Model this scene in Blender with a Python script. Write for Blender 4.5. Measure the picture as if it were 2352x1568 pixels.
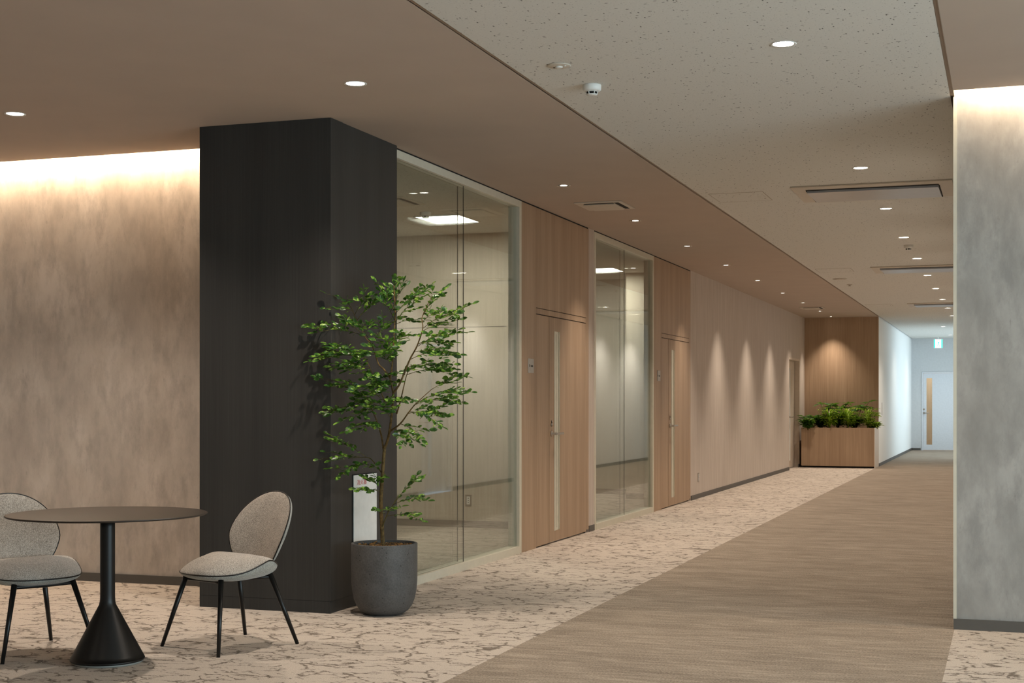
import bpy, math, random
from mathutils import Vector, Matrix, noise as mnoise

scene = bpy.context.scene
for o in list(bpy.data.objects):
    bpy.data.objects.remove(o)
col = scene.collection

# ------------------------------------------------------------------ camera
FPX, CX, HY, VX = 3280.0, 1176.0, 924.7, 2313.0        # focal length, centre, horizon, corridor vanishing point (px of 2352x1568)
YAW = math.atan((VX - CX) / FPX)
CA, SA = math.cos(YAW), math.sin(YAW)
EYE, TOP = 1.275, 3.0                                   # eye height, ceiling height (m)
cam_d = bpy.data.cameras.new('camera')
cam = bpy.data.objects.new('camera', cam_d)
col.objects.link(cam)
cam.location = (0, 0, EYE)
cam.rotation_euler = (math.pi / 2, 0, YAW)
cam_d.sensor_width = 36.0
cam_d.lens = FPX / 2352 * 36
cam_d.shift_y = (HY - 784) / 2352
cam_d.clip_start = 0.05
scene.camera = cam

# ------------------------------------------------------------------ world, exposure, big lights
scene.view_settings.view_transform = 'Standard'
scene.view_settings.look = 'None'
scene.view_settings.gamma = 1.0
scene.view_settings.use_curve_mapping = False
scene.view_settings.exposure = 1.5
scene.cycles.use_denoising = True
scene.cycles.max_bounces = 10
scene.cycles.diffuse_bounces = 6
scene.cycles.glossy_bounces = 5
scene.cycles.transparent_max_bounces = 24
scene.cycles.caustics_reflective = False
scene.cycles.caustics_refractive = False
scene.cycles.sample_clamp_indirect = 4.0

world = bpy.data.worlds.new('sky')
scene.world = world
world.use_nodes = True
bg = world.node_tree.nodes['Background']
bg.inputs['Color'].default_value = (0.62, 0.80, 1.0, 1)
bg.inputs['Strength'].default_value = 0.3

WARM = (1.0, 0.85, 0.70)
WARM2 = (1.0, 0.865, 0.73)
COVE = (1.0, 0.77, 0.53)
COOL = (0.70, 0.87, 1.0)
P_CORR, P_SOFF, P_LOUNGE = 38.0, 58.0, 46.0
P_COVE = 26.0
P_WIN, P_WINFAR = 215.0, 36.0


def light(name, kind, loc, power, color, rot=(0, 0, 0), parent=None, **kw):
    d = bpy.data.lights.new(name, kind)
    d.energy = power
    d.color = color
    for k, v in kw.items():
        setattr(d, k, v)
    o = bpy.data.objects.new(name, d)
    col.objects.link(o)
    o.location = loc
    o.rotation_euler = rot
    if parent:
        o.parent = parent
    return o


# daylight entering through the lounge windows (right hand wall) and the window bay at the corridor's end
light('lounge_daylight', 'AREA', (5.35, 2.2, 1.5), P_WIN, COOL, (0, math.radians(90), 0), shape='RECTANGLE', size=2.5, size_y=9.0)
light('corridor_end_daylight', 'AREA', (0.15, 36.4, 1.5), P_WINFAR, (0.78, 0.90, 1.0), (0, math.radians(90), 0), shape='RECTANGLE', size=2.4, size_y=5.4)


# ------------------------------------------------------------------ pixel helpers
def on_z(x, y, z):
    d = (z - EYE) * FPX / (HY - y)
    l = (x - CX) / FPX * d
    return Vector((-SA * d + CA * l, CA * d + SA * l, z))


def at_depth(x, y, d):
    l = (x - CX) / FPX * d
    return Vector((-SA * d + CA * l, CA * d + SA * l, EYE + (HY - y) / FPX * d))


def on_y(x, y, Y):
    u = (x - CX) / FPX
    t = Y / (CA + SA * u)
    return Vector(((-SA + CA * u) * t, Y, EYE + (HY - y) / FPX * t))


# ------------------------------------------------------------------ materials
def lin(c):
    return tuple(((v / 255) / 12.92 if v / 255 <= 0.04045 else ((v / 255 + 0.055) / 1.055) ** 2.4) for v in c) + (1.0,)


class NT:
    def __init__(self, name):
        self.m = bpy.data.materials.new(name)
        self.m.use_nodes = True
        self.t = self.m.node_tree
        self.p = self.t.nodes['Principled BSDF']
        self.out = self.t.nodes['Material Output']

    def n(self, typ, **kw):
        nd = self.t.nodes.new(typ)
        for k, v in kw.items():
            setattr(nd, k, v)
        return nd

    def l(self, a, b):
        self.t.links.new(a, b)

    def coord(self, scale=(1, 1, 1), rot=(0, 0, 0), kind='Object'):
        c = self.n('ShaderNodeTexCoord')
        mp = self.n('ShaderNodeMapping')
        mp.inputs['Scale'].default_value = scale
        mp.inputs['Rotation'].default_value = rot
        self.l(c.outputs[kind], mp.inputs['Vector'])
        return mp.outputs['Vector']

    def noise(self, vec, scale, detail=3, rough=0.5, dist=0.0):
        nd = self.n('ShaderNodeTexNoise')
        nd.inputs['Scale'].default_value = scale
        nd.inputs['Detail'].default_value = detail
        nd.inputs['Roughness'].default_value = rough
        nd.inputs['Distortion'].default_value = dist
        self.l(vec, nd.inputs['Vector'])
        return nd.outputs['Fac']

    def ramp(self, fac, stops, interp='LINEAR'):
        nd = self.n('ShaderNodeValToRGB')
        nd.color_ramp.interpolation = interp
        e = nd.color_ramp.elements
        while len(e) < len(stops):
            e.new(0.5)
        for i, (p, c) in enumerate(stops):
            e[i].position = p
            e[i].color = lin(c) if isinstance(c, tuple) else (c, c, c, 1)
        self.l(fac, nd.inputs['Fac'])
        return nd.outputs['Color']

    def mix(self, fac, a, b, blend='MIX'):
        nd = self.n('ShaderNodeMix', data_type='RGBA', blend_type=blend)
        for sock, v in ((nd.inputs['Factor'], fac), (nd.inputs['A'], a), (nd.inputs['B'], b)):
            if isinstance(v, tuple):
                sock.default_value = lin(v)
            elif isinstance(v, (int, float)):
                sock.default_value = v
            else:
                self.l(v, sock)
        return [o for o in nd.outputs if o.type == 'RGBA'][0]

    def math(self, op, a, b=0.0, c=None):
        nd = self.n('ShaderNodeMath', operation=op)
        for i, v in enumerate((a, b) if c is None else (a, b, c)):
            if isinstance(v, (int, float)):
                nd.inputs[i].default_value = v
            else:
                self.l(v, nd.inputs[i])
        return nd.outputs[0]

    def bump(self, h, strength=0.3, dist=0.01):
        nd = self.n('ShaderNodeBump')
        nd.inputs['Strength'].default_value = strength
        nd.inputs['Distance'].default_value = dist
        self.l(h, nd.inputs['Height'])
        self.l(nd.outputs['Normal'], self.p.inputs['Normal'])

    def base(self, c):
        if isinstance(c, tuple):
            self.p.inputs['Base Color'].default_value = lin(c)
        else:
            self.l(c, self.p.inputs['Base Color'])
        return self

    def set(self, rough=0.6, metal=0.0, spec=0.5):
        self.p.inputs['Roughness'].default_value = rough
        self.p.inputs['Metallic'].default_value = metal
        self.p.inputs['Specular IOR Level'].default_value = spec
        return self


def plain(name, c, rough=0.6, metal=0.0, spec=0.5, var=0.015, vscale=20):
    k = NT(name)
    v = k.noise(k.coord(), vscale, 3)
    f = lambda s: tuple(max(0, min(255, x * s)) for x in c)
    k.base(k.ramp(v, [(0.3, f(1 - var)), (0.7, f(1 + var))]))
    k.set(rough, metal, spec)
    return k.m


def m_emit(name, c, s):
    k = NT(name)
    k.p.inputs['Base Color'].default_value = tuple(c) + (1,)
    k.p.inputs['Emission Color'].default_value = tuple(c) + (1,)
    k.p.inputs['Emission Strength'].default_value = s
    return k.m


def m_carpet_pattern():
    k = NT('carpet_patterned')
    v = k.coord()
    warp = k.n('ShaderNodeTexNoise'); warp.inputs['Scale'].default_value = 9.0; warp.inputs['Detail'].default_value = 5; warp.inputs['Roughness'].default_value = 0.65
    k.l(v, warp.inputs['Vector'])
    add = k.n('ShaderNodeVectorMath', operation='MULTIPLY_ADD')
    k.l(warp.outputs['Color'], add.inputs[0]); add.inputs[1].default_value = (0.16, 0.12, 0); k.l(v, add.inputs[2])

    def cracks(sc, mapping, width, mscale, m0, m1):
        mp = k.n('ShaderNodeMapping'); mp.inputs['Scale'].default_value = mapping
        mp.inputs['Rotation'].default_value = (0, 0, -0.3)
        k.l(add.outputs[0], mp.inputs['Vector'])
        vo = k.n('ShaderNodeTexVoronoi', feature='DISTANCE_TO_EDGE'); vo.inputs['Scale'].default_value = sc
        k.l(mp.outputs[0], vo.inputs['Vector'])
        line = k.ramp(vo.outputs['Distance'], [(width * 0.35, 1.0), (width, 0.0)])
        mk = k.ramp(k.noise(v, mscale, 4, 0.65), [(m0, 0.0), (m1, 1.0)])
        return k.mix(1.0, line, mk, 'MULTIPLY')
    a = cracks(4.2, (1.0, 2.1, 1), 0.048, 6.0, 0.45, 0.51)
    b = cracks(8.0, (1.0, 2.2, 1), 0.075, 7.0, 0.52, 0.57)
    sp = k.ramp(k.noise(k.coord((60, 110, 60)), 1.0, 2), [(0.66, 0.0), (0.72, 1.0)])
    spm = k.ramp(k.noise(v, 5.0, 3), [(0.46, 0.0), (0.62, 1.0)])
    sp = k.mix(1.0, sp, spm, 'MULTIPLY')
    dark = k.math('MAXIMUM', k.math('MAXIMUM', a, b), k.math('MULTIPLY', sp, 0.75))
    fibre = k.noise(k.coord((160, 160, 160)), 1.0, 2)
    ground = k.mix(k.math('MULTIPLY', k.noise(v, 2.0, 3), 0.5), (202, 191, 180), (188, 177, 165))
    ground = k.mix(0.35, ground, k.ramp(fibre, [(0.3, (160, 148, 136)), (0.7, (228, 216, 202))]))
    k.base(k.mix(k.math('MULTIPLY', dark, 0.80), ground, (88, 77, 66)))
    k.set(0.95, 0, 0.1)
    k.bump(fibre, 0.35, 0.006)
    return k.m


def m_carpet_streak(name, c0, c1, c2, fleck=0.3):
    k = NT(name)
    v = k.coord((2.6, 17.0, 1))
    s = k.noise(v, 1.6, 6, 0.62, 0.4)
    b = k.noise(k.coord((0.9, 3.2, 1)), 1.5, 4)
    f = k.noise(k.coord((95, 130, 100)), 1.0, 3, 0.7)
    c = k.ramp(s, [(0.36, c0), (0.5, c1), (0.64, c2)])
    c = k.mix(0.35, c, k.ramp(b, [(0.35, c0), (0.65, c2)]))
    c = k.mix(fleck, c, k.ramp(f, [(0.35, c0), (0.65, tuple(min(255, x * 1.15) for x in c2))]))
    k.base(c)
    k.set(0.95, 0, 0.1)
    k.bump(f, 0.4, 0.006)
    return k.m


def m_plaster(name, a, b, c, dark):
    k = NT(name)
    v = k.coord((1, 1, 0.5))
    n1 = k.noise(v, 3.6, 6, 0.62, 0.3)
    n2 = k.noise(k.coord((1, 1, 0.40)), 11.0, 7, 0.68)
    n3 = k.noise(k.coord((1, 1, 0.5)), 34.0, 3, 0.6)
    col_ = k.ramp(n1, [(0.36, a), (0.5, b), (0.64, c)])
    blot = k.math('MULTIPLY', k.ramp(n2, [(0.44, 0.0), (0.66, 1.0)]), k.ramp(n1, [(0.36, 0.45), (0.6, 1.0)]))
    col_ = k.mix(k.math('MULTIPLY', blot, 0.42), col_, dark)
    col_ = k.mix(k.math('MULTIPLY', k.ramp(n3, [(0.66, 0.0), (0.78, 1.0)]), 0.3), col_, dark)
    k.base(col_)
    k.set(0.75, 0, 0.25)
    k.bump(n2, 0.08, 0.01)
    return k.m


def m_wood(name, a, b, c, rough=0.45, sc=1.0):
    k = NT(name)
    v = k.coord((26 * sc, 26 * sc, 0.7))
    g = k.noise(v, 1.6, 6, 0.6, 0.25)
    h = k.noise(k.coord((110 * sc, 110 * sc, 2.2)), 1.0, 3, 0.6)
    w = k.noise(k.coord((5, 5, 0.25)), 1.2, 2)
    col_ = k.ramp(g, [(0.3, a), (0.5, b), (0.72, c)])
    col_ = k.mix(0.3, col_, k.ramp(h, [(0.3, a), (0.7, c)]))
    col_ = k.mix(0.3, col_, k.ramp(w, [(0.35, a), (0.65, c)]))
    k.base(col_)
    k.set(rough, 0, 0.35)
    k.bump(h, 0.05, 0.004)
    return k.m


def m_acoustic():
    k = NT('acoustic_tile')
    wv = k.coord()
    base = k.mix(k.noise(wv, 90.0, 3), (206, 204, 198), (222, 220, 214))

    def pits(scale, map_, r, thr, rot):
        mp = k.coord(map_, (0, 0, rot))
        vo = k.n('ShaderNodeTexVoronoi', feature='F1'); vo.inputs['Scale'].default_value = scale
        k.l(mp, vo.inputs['Vector'])
        d = k.ramp(vo.outputs['Distance'], [(r * 0.6, 1.0), (r, 0.0)])
        sep = k.n('ShaderNodeSeparateColor'); k.l(vo.outputs['Color'], sep.inputs[0])
        keep = k.math('GREATER_THAN', sep.outputs[0], thr)
        return k.math('MULTIPLY', d, keep)
    p = k.math('MAXIMUM', pits(34, (1.0, 0.45, 1), 0.16, 0.35, 0.5), pits(30, (0.5, 1.1, 1), 0.15, 0.45, 0.2))
    p = k.math('MAXIMUM', p, k.math('MULTIPLY', pits(75, (1, 0.8, 1), 0.2, 0.4, 0.0), 0.6))
    k.base(k.mix(k.math('MULTIPLY', p, 0.85), base, (80, 76, 69)))
    k.set(0.9, 0, 0.15)
    return k.m


def m_wallpaper(name, a, b):
    k = NT(name)
    g = k.noise(k.coord((40, 40, 1.2)), 1.4, 5, 0.6)
    k.base(k.ramp(g, [(0.3, a), (0.7, b)]))
    k.set(0.85, 0, 0.2)
    return k.m


def m_fabric(name, a, b):
    k = NT(name)
    f = k.noise(k.coord((240, 240, 240)), 1.0, 3, 0.7)
    w = k.noise(k.coord(), 14.0, 3)
    c = k.ramp(f, [(0.38, a), (0.62, b)])
    k.base(k.mix(0.15, c, k.ramp(w, [(0.3, a), (0.7, b)])))
    k.set(0.95, 0, 0.1)
    k.p.inputs['Sheen Weight'].default_value = 0.25
    k.bump(f, 0.4, 0.003)
    return k.m


def m_glass(name, tint=(0.965, 0.988, 0.972)):
    k = NT(name)
    geo = k.n('ShaderNodeNewGeometry')
    dot = k.n('ShaderNodeVectorMath', operation='DOT_PRODUCT')
    k.l(geo.outputs['Normal'], dot.inputs[0]); k.l(geo.outputs['Incoming'], dot.inputs[1])
    c = k.math('ABSOLUTE', dot.outputs['Value'])
    f = k.math('MULTIPLY_ADD', k.math('POWER', k.math('SUBTRACT', 1.0, c), 5.0), 0.96, 0.04)
    tr = k.n('ShaderNodeBsdfTransparent'); tr.inputs['Color'].default_value = tint + (1,)
    gl = k.n('ShaderNodeBsdfGlossy'); gl.inputs['Roughness'].default_value = 0.0
    mx = k.n('ShaderNodeMixShader')
    k.l(f, mx.inputs[0]); k.l(tr.outputs[0], mx.inputs[1]); k.l(gl.outputs[0], mx.inputs[2])
    k.l(mx.outputs[0], k.out.inputs['Surface'])
    return k.m


def m_leaf(name, a, b, c):
    k = NT(name)
    geo = k.n('ShaderNodeNewGeometry')
    sc = k.n('ShaderNodeVectorMath', operation='SCALE'); sc.inputs['Scale'].default_value = 1.0
    k.l(geo.outputs['Position'], sc.inputs[0])
    n = k.noise(sc.outputs[0], 22.0, 3, 0.7)
    k.base(k.ramp(n, [(0.40, a), (0.52, b), (0.64, c)]))
    k.set(0.34, 0, 0.5)
    tl = k.n('ShaderNodeBsdfTranslucent')
    tl.inputs['Color'].default_value = lin((120, 170, 50))
    mx = k.n('ShaderNodeMixShader'); mx.inputs[0].default_value = 0.2
    k.l(k.p.outputs[0], mx.inputs[1]); k.l(tl.outputs[0], mx.inputs[2]); k.l(mx.outputs[0], k.out.inputs['Surface'])
    return k.m


def m_stone():
    k = NT('dark_stone_composite')
    n = k.noise(k.coord(), 9.0, 5, 0.6)
    vo = k.n('ShaderNodeTexVoronoi', feature='F1'); vo.inputs['Scale'].default_value = 42
    k.l(k.coord(), vo.inputs['Vector'])
    d = k.ramp(vo.outputs['Distance'], [(0.10, 1.0), (0.2, 0.0)])
    sep = k.n('ShaderNodeSeparateColor'); k.l(vo.outputs['Color'], sep.inputs[0])
    pit = k.math('MULTIPLY', d, k.math('GREATER_THAN', sep.outputs[0], 0.6))
    fine = k.noise(k.coord(), 120.0, 3, 0.7)
    c = k.ramp(n, [(0.3, (62, 61, 60)), (0.7, (84, 83, 82))])
    c = k.mix(0.3, c, k.ramp(fine, [(0.35, (50, 49, 48)), (0.65, (104, 103, 102))]))
    k.base(k.mix(k.math('MULTIPLY', pit, 0.85), c, (24, 23, 23)))
    k.set(0.6, 0, 0.4)
    k.bump(k.math('SUBTRACT', 1.0, pit), 0.4, 0.004)
    return k.m


M = dict(
    carpet=m_carpet_pattern(),
    runner=m_carpet_streak('carpet_streaked', (100, 90, 80), (134, 123, 110), (182, 168, 152), 0.45),
    room_carpet=m_carpet_streak('carpet_meeting_room', (78, 72, 68), (112, 105, 99), (186, 176, 164), 0.5),
    concrete=m_plaster('concrete_effect_wall', (178, 168, 158), (190, 180, 169), (201, 191, 181), (116, 107, 100)),
    concrete2=m_plaster('concrete_effect_wall_cool', (148, 145, 140), (160, 157, 152), (172, 169, 164), (104, 102, 99)),
    darkwood=m_wood('dark_stained_wood', (42, 41, 40), (49, 48, 46), (58, 57, 55), 0.5, 2.0),
    oak=m_wood('light_oak_veneer', (146, 120, 96), (165, 139, 113), (183, 157, 131), 0.5),
    soffit=plain('ceiling_plaster', (186, 171, 158), 0.9, 0, 0.1, 0.01, 3),
    acoustic=m_acoustic(),
    ceiling_trim=plain('ceiling_trim', (150, 132, 116), 0.6),
    base=plain('baseboard_vinyl', (86, 82, 77), 0.6),
    wallpaper=m_wallpaper('woven_wallpaper', (182, 170, 159), (206, 195, 185)),
    white_wall=m_wallpaper('white_wallpaper', (236, 238, 237), (244, 246, 245)),
    room_wall=m_wallpaper('meeting_room_wallpaper', (186, 175, 160), (202, 192, 177)),
    grey_wall=plain('grey_end_wall', (204, 206, 208), 0.8),
    frame=plain('champagne_aluminium', (206, 201, 184), 0.45, 0.1),
    glass=m_glass('clear_glass'),
    dark=plain('black_recess', (22, 20, 19), 0.9),
    black_metal=plain('black_powder_coat', (20, 19, 18), 0.38, 0.3, 0.5),
    steel=plain('satin_steel', (168, 160, 150), 0.32, 0.9),
    silver=plain('silver_panel', (188, 190, 194), 0.35, 0.75),
    white=plain('white_plastic', (224, 224, 220), 0.45),
    cream=plain('cream_plastic', (198, 188, 174), 0.5),
    beige_door=plain('beige_door', (200, 187, 172), 0.5),
    white_door=plain('white_door', (214, 218, 224), 0.5),
    fabric=m_fabric('grey_melange_fabric', (122, 113, 103), (206, 196, 184)),
    fabric_back=m_fabric('grey_melange_fabric_shell', (114, 114, 108), (180, 180, 172)),
    tabletop=plain('bronze_black_top', (46, 38, 31), 0.45, 0.2),
    foot_ring=plain('grey_foot_ring', (140, 140, 134), 0.5),
    bark=plain('bark', (98, 80, 50), 0.9, 0, 0.2, 0.25, 60),
    twig=plain('green_brown_twig', (88, 80, 46), 0.8, 0, 0.2, 0.2, 60),
    mulch=plain('bark_mulch', (130, 98, 62), 0.95, 0, 0.1, 0.5, 90),
    soil=plain('dark_soil', (58, 44, 32), 0.95),
    leaf=m_leaf('glossy_leaf', (26, 54, 24), (56, 100, 38), (166, 202, 86)),  # palest ramp tone imitates highlights on leaves turned to the light
    leaf_dark=m_leaf('dark_leaf', (28, 62, 32), (52, 96, 44), (110, 152, 80)),
    leaf_lime=m_leaf('lime_leaf', (104, 136, 28), (156, 186, 46), (204, 220, 88)),
    stone=m_stone(),
    red=plain('red_print', (190, 60, 50), 0.6),
    ink=plain('dark_print', (60, 54, 46), 0.6),
    plate=plain('plate_grey', (176, 172, 164), 0.5),
    lens_warm=m_emit('lamp_lens_warm', (1.0, 0.90, 0.76), 14.0),
    lens_small=m_emit('lamp_lens_small', (1.0, 0.90, 0.78), 6.0),
    cove=m_emit('led_strip', (1.0, 0.84, 0.66), 6.0),
    panel=m_emit('light_panel', (1.0, 0.95, 0.84), 5.0),
    sign_white=m_emit('exit_sign_white', (1.0, 1.0, 1.0), 0.5),
    sign_green=m_emit('exit_sign_green', (0.06, 0.70, 0.52), 0.32),
)


# ------------------------------------------------------------------ mesh helpers
class MB:
    def __init__(self):
        self.v, self.f, self.smooth = [], [], []

    def quad(self, a, b, c, d):
        i = len(self.v)
        self.v += [tuple(a), tuple(b), tuple(c), tuple(d)]
        self.f.append((i, i + 1, i + 2, i + 3)); self.smooth.append(False)
        return self

    def poly(self, pts):
        i = len(self.v)
        self.v += [tuple(p) for p in pts]
        self.f.append(tuple(range(i, i + len(pts)))); self.smooth.append(False)
        return self

    def box(self, x0, x1, y0, y1, z0, z1):
        i = len(self.v)
        self.v += [(x, y, z) for z in (z0, z1) for y in (y0, y1) for x in (x0, x1)]
        for q in ((0, 2, 3, 1), (4, 5, 7, 6), (0, 1, 5, 4), (2, 6, 7, 3), (0, 4, 6, 2), (1, 3, 7, 5)):
            self.f.append(tuple(i + k for k in q)); self.smooth.append(False)
        return self

    def lathe(self, prof, n=32, o=(0, 0, 0), cap0=True, cap1=True, smooth=True):
        i = len(self.v)
        for r, z in prof:
            for k in range(n):
                t = 2 * math.pi * k / n
                self.v.append((o[0] + r * math.cos(t), o[1] + r * math.sin(t), o[2] + z))
        for j in range(len(prof) - 1):
            for k in range(n):
                a, b = i + j * n + k, i + j * n + (k + 1) % n
                self.f.append((a, b, b + n, a + n)); self.smooth.append(smooth)
        if cap0:
            self.f.append(tuple(i + k for k in reversed(range(n)))); self.smooth.append(False)
        if cap1:
            j = i + (len(prof) - 1) * n
            self.f.append(tuple(j + k for k in range(n))); self.smooth.append(False)
        return self

    def tube(self, pts, rad, n=8, closed=False):
        pts = [Vector(p) for p in pts]
        m = len(pts)
        rads = rad if isinstance(rad, (list, tuple)) else [rad] * m
        i0 = len(self.v)
        ref = Vector((0.31, 0.17, 0.93)).normalized()
        prev = None
        for j, p in enumerate(pts):
            if closed:
                t = (pts[(j + 1) % m] - pts[j - 1])
            else:
                t = pts[min(j + 1, m - 1)] - pts[max(j - 1, 0)]
            t.normalize()
            if prev is None:
                a = t.cross(ref)
                if a.length < 1e-3:
                    a = t.cross(Vector((1, 0, 0)))
            else:
                a = prev - t * prev.dot(t)
            a.normalize(); prev = a
            b = t.cross(a)
            for k in range(n):
                th = 2 * math.pi * k / n
                q = p + (a * math.cos(th) + b * math.sin(th)) * rads[j]
                self.v.append(tuple(q))
        for j in range(m if closed else m - 1):
            jn = (j + 1) % m
            for k in range(n):
                kn = (k + 1) % n
                self.f.append((i0 + j * n + k, i0 + j * n + kn, i0 + jn * n + kn, i0 + jn * n + k)); self.smooth.append(True)
        if not closed:
            self.f.append(tuple(i0 + k for k in reversed(range(n)))); self.smooth.append(False)
            self.f.append(tuple(i0 + (m - 1) * n + k for k in range(n))); self.smooth.append(False)
        return self

    def grid(self, rows, closed_u=True, smooth=True):
        i0 = len(self.v)
        n = len(rows[0])
        for r in rows:
            self.v += [tuple(p) for p in r]
        for j in range(len(rows) - 1):
            for k in range(n if closed_u else n - 1):
                kn = (k + 1) % n
                self.f.append((i0 + j * n + k, i0 + j * n + kn, i0 + (j + 1) * n + kn, i0 + (j + 1) * n + k)); self.smooth.append(smooth)
        return self

    def mesh(self, name, mat):
        me = bpy.data.meshes.new(name)
        me.from_pydata(self.v, [], self.f)
        me.polygons.foreach_set('use_smooth', self.smooth)
        me.materials.append(mat)
        me.update()
        return me

    def build(self, name, mat, parent=None, bevel=0.0):
        o = bpy.data.objects.new(name, self.mesh(name, M[mat] if isinstance(mat, str) else mat))
        col.objects.link(o)
        if parent:
            o.parent = parent
        if bevel:
            b = o.modifiers.new('bevel', 'BEVEL'); b.width = bevel; b.segments = 2; b.limit_method = 'ANGLE'
        return o


def empty(name, loc=(0, 0, 0), rz=0.0):
    o = bpy.data.objects.new(name, None)
    o.empty_display_size = 0.1
    col.objects.link(o)
    o.location = loc
    o.rotation_euler = (0, 0, rz)
    return o


def struct(o, label=None):
    o['kind'] = 'structure'
    if label:
        o['label'] = label
    return o


def tag(o, label, cat, group=None):
    o['label'] = label; o['category'] = cat
    if group:
        o['group'] = group
    return o


def copy_tree(o, parent=None):
    c = o.copy(); col.objects.link(c)
    if parent:
        c.parent = parent
    for ch in list(o.children):
        copy_tree(ch, c)
    return c


def text(name, s, size, mat, loc, rot, parent=None, align='LEFT'):
    cu = bpy.data.curves.new(name, 'FONT')
    cu.body = s; cu.size = size; cu.align_x = align; cu.extrude = 0.0004
    t = bpy.data.objects.new(name, cu); col.objects.link(t)
    dg = bpy.context.evaluated_depsgraph_get(); dg.update()
    me = bpy.data.meshes.new_from_object(t.evaluated_get(dg))
    bpy.data.objects.remove(t)
    me.materials.clear(); me.materials.append(M[mat])
    o = bpy.data.objects.new(name, me); col.objects.link(o)
    o.location = loc; o.rotation_euler = rot
    if parent:
        o.parent = parent
    return o


# ------------------------------------------------------------------ layout (metres)
WX = -3.90          # corridor wall line (glass rooms)
EX = -2.43          # edge between plain soffit / patterned carpet and corridor strip
RX = -0.28          # right hand edge of the corridor
LY, RY = 8.67, 8.42  # concrete walls left and right of the corridor mouth
FY = 29.45          # oak end wall of the recess with the planter
NY = 39.8           # far end of the corridor
HI = 3.25           # underside of the added light-blocking slab

# floors
struct(MB().quad((-10, -5, 0), (EX, -5, 0), (EX, FY, 0), (-10, FY, 0)).build('floor_lounge', 'carpet'), 'beige carpet with dark broken crackle lines')
struct(MB().quad((EX, -5, 0), (RX, -5, 0), (RX, NY, 0), (EX, NY, 0)).build('floor_corridor', 'runner'), 'brown streaked carpet strip running down the corridor')
struct(MB().quad((RX, -5, 0), (5.3, -5, 0), (5.3, RY + .2, 0), (RX, RY + .2, 0)).build('floor_right', 'carpet'), 'beige crackle carpet in front of the right concrete wall')
struct(MB().quad((-9.5, 8.9, 0.004), (WX - .05, 8.9, 0.004), (WX - .05, 20.0, 0.004), (-9.5, 20.0, 0.004)).build('floor_meeting_rooms', 'room_carpet'), 'grey flecked carpet inside the meeting rooms')

# light positions
SOFF = [(-3.33, y) for y in (7.02, 10.86, 13.18, 15.50, 17.80, 20.2, 22.6, 24.95, 27.3, 29.1)]
CORR = [(-1.017, y) for y in (6.92, 10.76, 13.08, 15.42, 17.73, 20.1, 22.48, 24.88, 27.18, 29.6)]
CORR_END = [(-1.365, 33.7), (-1.365, 38.0)]
LOUNGE = [(-5.60, 7.09), (-5.60, 2.4), (-7.9, 7.05), (-7.9, 2.4), (-3.33, 2.4)]  # first one is in view, the rest are added as ambient fill
LOUNGE_R = [(1.4, 4.6), (3.7, 4.6), (1.4, 0.5)]  # out of view, added as ambient fill
CORR_BACK = [(-1.017, 2.2)]
R_BIG, R_SMALL = 0.052, 0.046


def holed(mb, x0, x1, y0, y1, holes, z, n=32):
    """a ceiling strip seen from below, with a round hole at each (x, y, r)"""
    hs = sorted([h for h in holes if x0 < h[0] < x1 and y0 < h[1] < y1], key=lambda h: h[1])
    if not hs:
        mb.quad((x0, y0, z), (x0, y1, z), (x1, y1, z), (x1, y0, z))
        return
    cuts = [y0] + [(hs[i][1] + hs[i + 1][1]) / 2 for i in range(len(hs) - 1)] + [y1]
    for (hx, hy, r), a, b in zip(hs, cuts[:-1], cuts[1:]):
        ang = [2 * math.pi * k / n for k in range(n)]
        corners = [math.atan2(yy - hy, xx - hx) % (2 * math.pi) for xx in (x0, x1) for yy in (a, b)]
        ang = sorted(ang + corners)
        inner, outer = [], []
        for t in ang:
            c, s = math.cos(t), math.sin(t)
            inner.append((hx + r * c, hy + r * s, z))
            tx = ((x1 - hx) / c if c > 0 else (x0 - hx) / c) if abs(c) > 1e-9 else 1e9
            ty = ((b - hy) / s if s > 0 else (a - hy) / s) if abs(s) > 1e-9 else 1e9
            k = min(tx, ty)
            outer.append((hx + k * c, hy + k * s, z))
        m = len(ang)
        i0 = len(mb.v)
        mb.v += inner + outer
        for k in range(m):
            kn = (k + 1) % m
            mb.f.append((i0 + k, i0 + kn, i0 + m + kn, i0 + m + k)); mb.smooth.append(False)


LH = [(x, y, R_BIG) for x, y in LOUNGE + LOUNGE_R] + [(x, y, R_BIG if i == 0 else R_SMALL) for i, (x, y) in enumerate(SOFF)]
c = MB()
COVE_L, COVE_R = 8.47, 8.25
holed(c, -10, -6.75, -5, COVE_L, LH, TOP)
holed(c, -6.75, -4.45, -5, COVE_L, LH, TOP)
holed(c, -4.45, EX, -5, 8.8, LH, TOP)
holed(c, WX - 0.06, EX, 8.8, FY, LH, TOP)
struct(c.build('ceiling_soffit', 'soffit'), 'plain warm plaster ceiling over the lounge and along the meeting rooms')
c = MB()
holed(c, RX, 2.5, -5, COVE_R, LH, TOP)
holed(c, 2.5, 5.3, -5, COVE_R, LH, TOP)
struct(c.build('ceiling_right', 'soffit'), 'plain plaster ceiling ending in a lit cove at the right wall')
CH = [(x, y, R_BIG) for x, y in CORR + CORR_END + CORR_BACK]
c = MB()
holed(c, EX + 0.022, -1.2, -5, NY, [h for h in CH if h[0] < -1.2], TOP)
holed(c, -1.2, RX - 0.022, -5, NY, [h for h in CH if h[0] > -1.2], TOP)
struct(c.build('ceiling_corridor', 'acoustic'), 'speckled acoustic tile ceiling of the corridor')
c = MB().box(EX, EX + 0.022, -5, FY, TOP + 0.004, TOP + 0.03)
struct(c.build('trim_1', 'ceiling_trim'), 'narrow brown trim between plain and speckled ceiling')
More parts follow.
